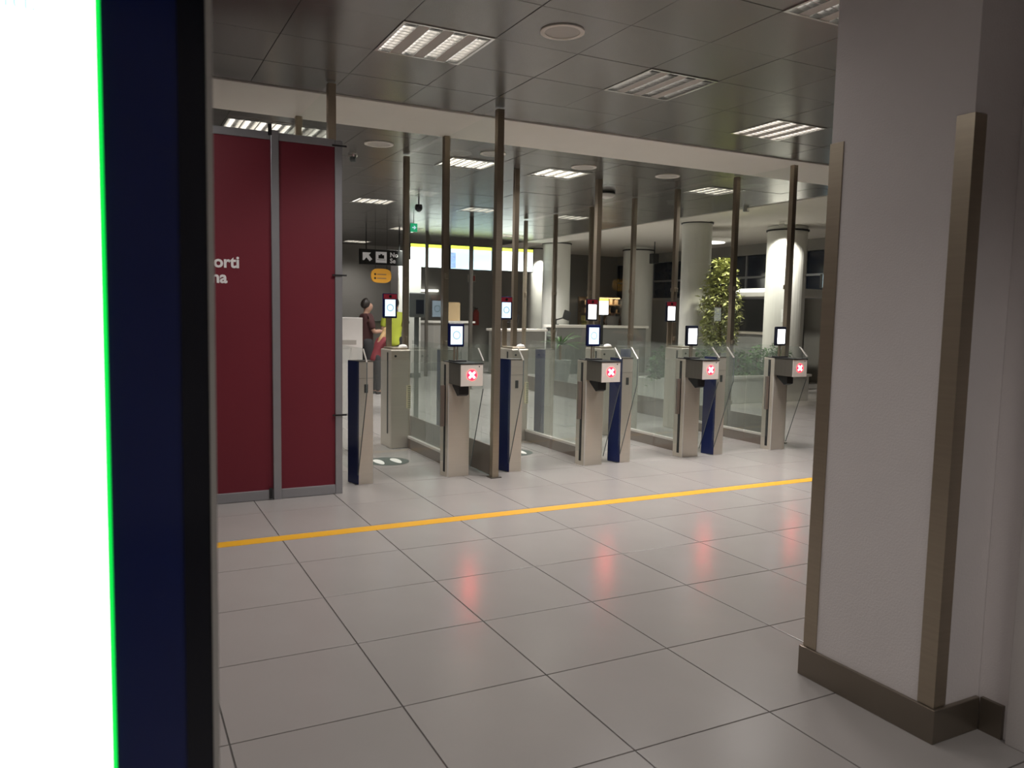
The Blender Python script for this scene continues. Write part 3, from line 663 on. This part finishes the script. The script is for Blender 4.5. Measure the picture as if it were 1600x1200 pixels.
# bar with lit fascia on the right wall
r = root('bar_kiosk', (12.5, 11, 0), 'dark bar opening with a lit white fascia beyond the tree', 'bar')
part('canopy', B(11.75, 13.15, 9.8, 11.15, 1.88, 2.06), 'white_plastic', r, bevel=.01)
part('light_strip', B(11.74, 11.75, 9.82, 11.13, 1.98, 2.055), 'strip_light', r)
part('dark_back', B(12.9, 13.15, 10.4, 12.5, 0, 1.86), 'black', r); part('counter', B(11.8, 12.2, 9.8, 12.0, 0, 1.05), 'grey_counter', r, bevel=.01)
part('counter_top', B(11.74, 12.26, 9.75, 12.05, 1.05, 1.10), 'steel_light', r, bevel=.004)
r = root('wall_screen', (11.5, 8.0, 2.3), 'pale blue hanging screen beside the spot-lit column', 'screen')
part('casing', B(11.02, 11.50, 8.02, 8.08, 2.0, 2.26), 'black', r); part('display', B(11.03, 11.49, 8.01, 8.02, 2.01, 2.25), 'fid_cyan', r); part('hanger', B(11.24, 11.27, 8.04, 8.07, 2.26, CEIL+.07), 'black', r)
part('light_strip', B(11.35, 11.85, 7.98, 8.03, 1.90, 1.935), 'strip_light', r); part('strip_arm', B(11.40, 11.46, 8.02, 8.06, 1.91, 2.02), 'black', r)
r = root('wall_speaker', (10.9, 13.1, 2.8), 'small black loudspeaker box hanging near the round columns', 'speaker')
part('box', B(10.82, 11.0, 13.0, 13.15, 2.68, 2.92), 'black', r, bevel=.01); part('bracket', B(10.90, 10.92, 13.06, 13.08, 2.92, CEIL+.07), 'black', r)
r = root('pendant_light', (10.0, 10.0, CEIL), 'oval white pendant light over the planter area', 'pendant light')
part('shade', MB().lathe((10.0, 10.0, 2.93), [(.30, 0), (.48, .03), (.50, .06), (.2, .08)], 36), 'white_lac', r, smooth=True)
part('lamp_disc', MB().lathe((10.0, 10.0, 2.915), [(.28, 0), (.28, .015)], 36), 'strip_light', r)
pl = bpy.data.lights.new('lamp', 'AREA'); pl.shape = 'DISK'; pl.size = .56; pl.energy = 60; pl.color = (1, .97, .85)
plo = bpy.data.objects.new('lamp', pl); COL.objects.link(plo); plo.parent = r; plo.location = Vector((10.0, 10.0, 2.905))-ORG[r]
part('rod', MB().cyl((10.0, 10.0, 3.0), .01, .21, 'z', 8), 'black', r)

# ------------------------------------------------------------------ plants
def leaves(n, sampler, size, m, parent, name='foliage'):
    mb = MB()
    for _ in range(n):
        p = sampler(); a = random.uniform(0, 6.28); e = random.uniform(-.9, .5); L = size*random.uniform(.6, 1.3); w = L*.42
        d = Vector((math.cos(a)*math.cos(e), math.sin(a)*math.cos(e), math.sin(e))); s = d.cross(Vector((random.uniform(-.4, .4), random.uniform(-.4, .4), 1))).normalized()
        u = s.cross(d).normalized()
        mb.add([p, p+d*L*.5+s*w*.5+u*w*.12, p+d*L, p+d*L*.5-s*w*.5+u*w*.12, p+d*L*.5], [(0, 1, 4), (1, 2, 4), (2, 3, 4), (3, 0, 4)])
    me = bpy.data.meshes.new(name); o0 = ORG[parent]
    me.from_pydata([Vector(v)-o0 for v in mb.v], [], mb.f); me.materials.append(M[m])
    o = bpy.data.objects.new(name, me); COL.objects.link(o); o.parent = parent; o['kind'] = 'stuff'; return o
r = root('planter', (8.6, 7.5, 0), 'long low white planter trough beyond the glass partition', 'planter')
part('trough', MB().box(6.75, 9.9, 7.2, 7.28, 0, .42).box(6.75, 9.9, 7.95, 8.03, 0, .42).box(6.75, 6.83, 7.28, 7.95, 0, .42).box(9.82, 9.9, 7.28, 7.95, 0, .42), 'white_plastic', r, bevel=.004)
part('soil', B(6.83, 9.82, 7.28, 7.95, .02, .38), 'bark', r)
part('trough_lip', B(6.72, 9.93, 7.17, 7.24, .42, .46), 'white_plastic', r)
tr = root('ficus_tree', (8.22, 7.62, .38), 'leafy yellow-green ficus tree lit from above in the planter', 'tree')
part('trunk', MB().lathe((8.22, 7.62, .38), [(.035, 0), (.025, .8), (.012, 1.75)], 10), 'bark', tr)
for k in range(9):
    a = k*2.4; z = 1.0+k*.13
    part('branch', MB().prism([(8.22-.008, z), (8.22+.008, z), (8.22+.25, z+.22), (8.22+.24, z+.22)], 'y', 7.615, 7.628).rot(a, (8.22, 7.62, z)), 'bark', tr)
def crown():
    while True:
        z = random.uniform(.85, 2.38); t = (z-.85)/1.53
        R = .31*(math.sin(math.pi*min(1, t*.85+.12))**.6)+.03
        a = random.uniform(0, 6.28); q = R*math.sqrt(random.uniform(.15, 1))
        return Vector((8.22+q*math.cos(a), 7.62+q*math.sin(a), z))
leaves(3000, crown, .105, 'leaf', tr)
for k, (x, hgt, wd) in enumerate([(6.98, .55, .22), (7.40, .52, .21), (7.80, .48, .20), (8.64, .48, .20), (9.06, .56, .22), (9.5, .62, .23)]):
    lab = ['dark green bush at the planter end nearest the far counters', 'dark green bush in the planter two places from the ficus tree', 'dark green bush in the planter just before the ficus tree',
           'dark green bush in the planter just past the ficus tree', 'trailing dark green bush spilling over the planter front', 'tall green bush at the planter end by the spot-lit column'][k]
    r = root('bush', (x, 7.6, .38), lab, 'plant', 'bushes in the planter')
    part('stem', MB().cyl((x, 7.6, .38), .02, hgt*.7, 'z', 8), 'bark', r)
    def smp(x=x, hgt=hgt, wd=wd):
        a = random.uniform(0, 6.28); q = wd*math.sqrt(random.random()); return Vector((x+q*math.cos(a), 7.55+q*1.05*math.sin(a), .40+hgt*random.random()*(1-.4*(q/wd)**2)-(.12 if q > wd*.9 else 0)))
    leaves(700, smp, .10, 'leaf_dark', r)
r = root('potted_palm', (7.1, 11.0, 0), 'dark spiky potted palm behind the second lane', 'plant')
part('pot', MB().lathe((7.1, 11.0, 0), [(.16, 0), (.22, .45), (.23, .5), (.2, .5)], 24), 'grey_counter', r)
part('trunk', MB().cyl((7.1, 11.0, .48), .025, .32, 'z', 10), 'bark', r)
for k in range(22):
    a = k*2.39996; e = .25+.9*((k*7) % 10)/10; L = random.uniform(.42, .60)
    pts = []
    d = Vector((math.cos(a), math.sin(a), 0)); s = Vector((-math.sin(a), math.cos(a), 0)); prev = Vector((7.1, 11.0, .80)); vs = []
    for q in range(5):
        t = q/4; p = prev+d*(L*t*math.cos(e))+Vector((0, 0, L*t*math.sin(e)-.18*t*t)); w = .030*(1-t)+.003
        vs += [p+s*w, p+Vector((0, 0, .006)), p-s*w]
    fs = []
    for q in range(4):
        fs += [(3*q, 3*q+1, 3*q+4, 3*q+3), (3*q+1, 3*q+2, 3*q+5, 3*q+4)]
    part('frond', MB().add(vs, fs), 'leaf_dark', r)

# ------------------------------------------------------------------ people
def skin(name, joints, edges, m, parent, sub=2, rootv=0):
    me = bpy.data.meshes.new(name); keys = list(joints); idx = {k: i for i, k in enumerate(keys)}
    me.from_pydata([joints[k][0] for k in keys], [(idx[a], idx[b]) for a, b in edges], [])
    o = bpy.data.objects.new(name, me); COL.objects.link(o)
    o.modifiers.new('s', 'SKIN'); ss = o.modifiers.new('d', 'SUBSURF'); ss.levels = sub; ss.render_levels = sub
    for k, sv in zip(keys, me.skin_vertices[0].data):
        rr = joints[k][1]; sv.radius = rr if isinstance(rr, tuple) else (rr, rr); sv.use_root = (idx[k] == rootv)
    dg = bpy.context.evaluated_depsgraph_get(); me2 = bpy.data.meshes.new_from_object(o.evaluated_get(dg))
    bpy.data.objects.remove(o); me2.name = name; me2.materials.clear(); me2.materials.append(M[m])
    for p in me2.polygons: p.use_smooth = True
    o = bpy.data.objects.new(name, me2); COL.objects.link(o); o.parent = parent; return o
def person(loc, face, H, label, shirt, trouser, hair, arm='forward', lean=0.0, longhair=False):
    r = root('person', loc, label, 'person'); r.rotation_euler = (0, 0, face)
    k = H/1.75
    def V(x, y, z): # local, facing +x; lean pitches the upper body about the hip
        if z > .93 and lean:
            zz = z-.93; x, z = x+zz*math.sin(lean), .93+zz*math.cos(lean)
        return Vector((x*k, y*k, z*k))
    J = {'pelvis': (V(0, 0, .95), .085*k), 'waist': (V(0, 0, 1.10), .095*k), 'chest': (V(.01, 0, 1.30), (.15*k, .125*k)), 'neckb': (V(0, 0, 1.47), .065*k), 'neck': (V(.015, 0, 1.53), .052*k),
         'jaw': (V(.035, 0, 1.575), .082*k), 'head': (V(.03, 0, 1.65), .108*k), 'top': (V(.02, 0, 1.715), .085*k), 'nose': (V(.130, 0, 1.625), .016*k)}
    E_ = [('pelvis', 'waist'), ('waist', 'chest'), ('chest', 'neckb'), ('neckb', 'neck'), ('neck', 'jaw'), ('jaw', 'head'), ('head', 'top'), ('head', 'nose')]
    for s, n in ((1, 'l'), (-1, 'r')):
        J['sh'+n] = (V(0, s*.17, 1.42), .062*k)
        if arm == 'forward':
            el, wr = V(.06, s*.22, 1.14), V(.30, s*.12, 1.16)
        elif arm == 'reach':
            el, wr = V(.18, s*.22, 1.22), V(.40, s*.16, 1.08)
        else:
            el, wr = V(-.02, s*.23, 1.14), V(.05, s*.23, .90)
        J['el'+n] = (el, .042*k); J['wr'+n] = (wr, .028*k)
        d = (wr-el).normalized(); J['pa'+n] = (wr+d*.06*k, (.038*k, .018*k))
        E_ += [('chest', 'sh'+n), ('sh'+n, 'el'+n), ('el'+n, 'wr'+n), ('wr'+n, 'pa'+n)]
        side = d.cross(Vector((0, 0, 1))); side = side.normalized() if side.length > .1 else Vector((1, 0, 0))
        for q, (of, ln) in enumerate(((-.028, .062), (-.01, .075), (.01, .07), (.028, .055))):
            a = wr+d*.09*k+side*of*k; b = a+d*ln*k+Vector((0, 0, -.012))*k
            J['f%d%s' % (q, n)] = (a, .009*k); J['g%d%s' % (q, n)] = (b, .007*k); E_ += [('pa'+n, 'f%d%s' % (q, n)), ('f%d%s' % (q, n), 'g%d%s' % (q, n))]
        a = wr+d*.04*k+side*(-s*.042)*k; J['th'+n] = (a, .010*k); J['ti'+n] = (a+(d*.045+side*(-s*.012))*k, .008*k); E_ += [('pa'+n, 'th'+n), ('th'+n, 'ti'+n)]
        J['hip'+n] = (V(0, s*.085, .88), .068*k); J['kn'+n] = (V(.02, s*.10, .50), .060*k); J['an'+n] = (V(-.01, s*.10, .09), .042*k); J['to'+n] = (V(.15, s*.115, .035), .034*k)
        J['he'+n] = (V(-.035, s*.10, .04), .036*k)
        E_ += [('pelvis', 'hip'+n), ('hip'+n, 'kn'+n), ('kn'+n, 'an'+n), ('an'+n, 'to'+n), ('an'+n, 'he'+n)]
    skin('body', J, E_, 'skin', r)
    def sub_(keys, grow): return {q: (J[q][0], tuple(v+grow*k for v in (J[q][1] if isinstance(J[q][1], tuple) else (J[q][1],)*2))) for q in keys}
    T = {'hem': (V(0, 0, .80), .175*k), 'pelvis': (V(0, 0, .92), .160*k), 'waist': (V(0, 0, 1.10), .145*k), 'chest': (V(.01, 0, 1.30), (.185*k, .155*k)), 'neckb': (V(0, 0, 1.50), .082*k)}
    for n in 'lr':
        T['sh'+n] = (J['sh'+n][0], .085*k); T['m'+n] = (J['sh'+n][0].lerp(J['el'+n][0], .55), .072*k); T['n'+n] = (J['sh'+n][0].lerp(J['el'+n][0], .85), .066*k)
    skin('shirt', T, [('hem', 'pelvis'), ('pelvis', 'waist'), ('waist', 'chest'), ('chest', 'neckb'), ('chest', 'shl'), ('chest', 'shr'), ('shl', 'ml'), ('shr', 'mr'), ('ml', 'nl'), ('mr', 'nr')], shirt, r)
    T = {'band': (V(0, 0, 1.06), .135*k), 'pelvis': (V(0, 0, .95), .150*k)}
    for n in 'lr':
        T['hip'+n] = (J['hip'+n][0], .122*k); T['kn'+n] = (J['kn'+n][0], .086*k); T['an'+n] = (J['an'+n][0]-Vector((0, 0, .03*k)), .068*k)
    skin('trousers', T, [('band', 'pelvis'), ('pelvis', 'hipl'), ('pelvis', 'hipr'), ('hipl', 'knl'), ('hipr', 'knr'), ('knl', 'anl'), ('knr', 'anr')], trouser, r)
    for n in 'lr':
        skin('shoe', {'a': (J['an'+n][0]-Vector((0, 0, .03)), .048*k), 'h': (J['he'+n][0], .042*k), 't': (J['to'+n][0], .040*k)}, [('a', 'h'), ('a', 't')], 'black', r)
    hd = {'a': (V(-.025, 0, 1.58), .085*k), 'b': (V(-.015, 0, 1.68), .112*k), 'c': (V(.025, 0, 1.745), .085*k), 'd0': (V(.05, 0, 1.755), .05*k)}
    ed = [('a', 'b'), ('b', 'c'), ('c', 'd0')]
    if longhair:
        hd['d'] = (V(-.06, 0, 1.45), .085*k); hd['e'] = (V(-.04, .03, 1.28), .05*k); ed += [('a', 'd'), ('d', 'e')]
    skin('hair', hd, ed, hair, r)
    for s in (1, -1):
        e = skin('eye', {'a': (V(.108, s*.032, 1.668), .008*k), 'b': (V(.112, s*.032, 1.668), .006*k)}, [('a', 'b')], 'black', r, sub=1)
    return r
person((3.10, 11.0, 0), .15, 1.60, 'person in maroon t-shirt and dark trousers standing with hands held forward', 'maroon', 'trouser', 'hair_dark', 'forward')
person((3.79, 11.5, 0), 1.2, 1.64, 'person in yellow high-visibility jacket standing beside the white booth', 'hivis', 'trouser', 'hair_dark', 'down')
person((3.10, 10.4, 0), .3, 1.17, 'person with long blond hair and red top leaning forward by the counter', 'shirt_red', 'trouser', 'hair_blond', 'reach', lean=.45, longhair=True)
person((12.35, 16.9, 0), .9, 1.62, 'person in white shirt at the shop shelves', 'shirt_white', 'trouser', 'hair_dark', 'reach')
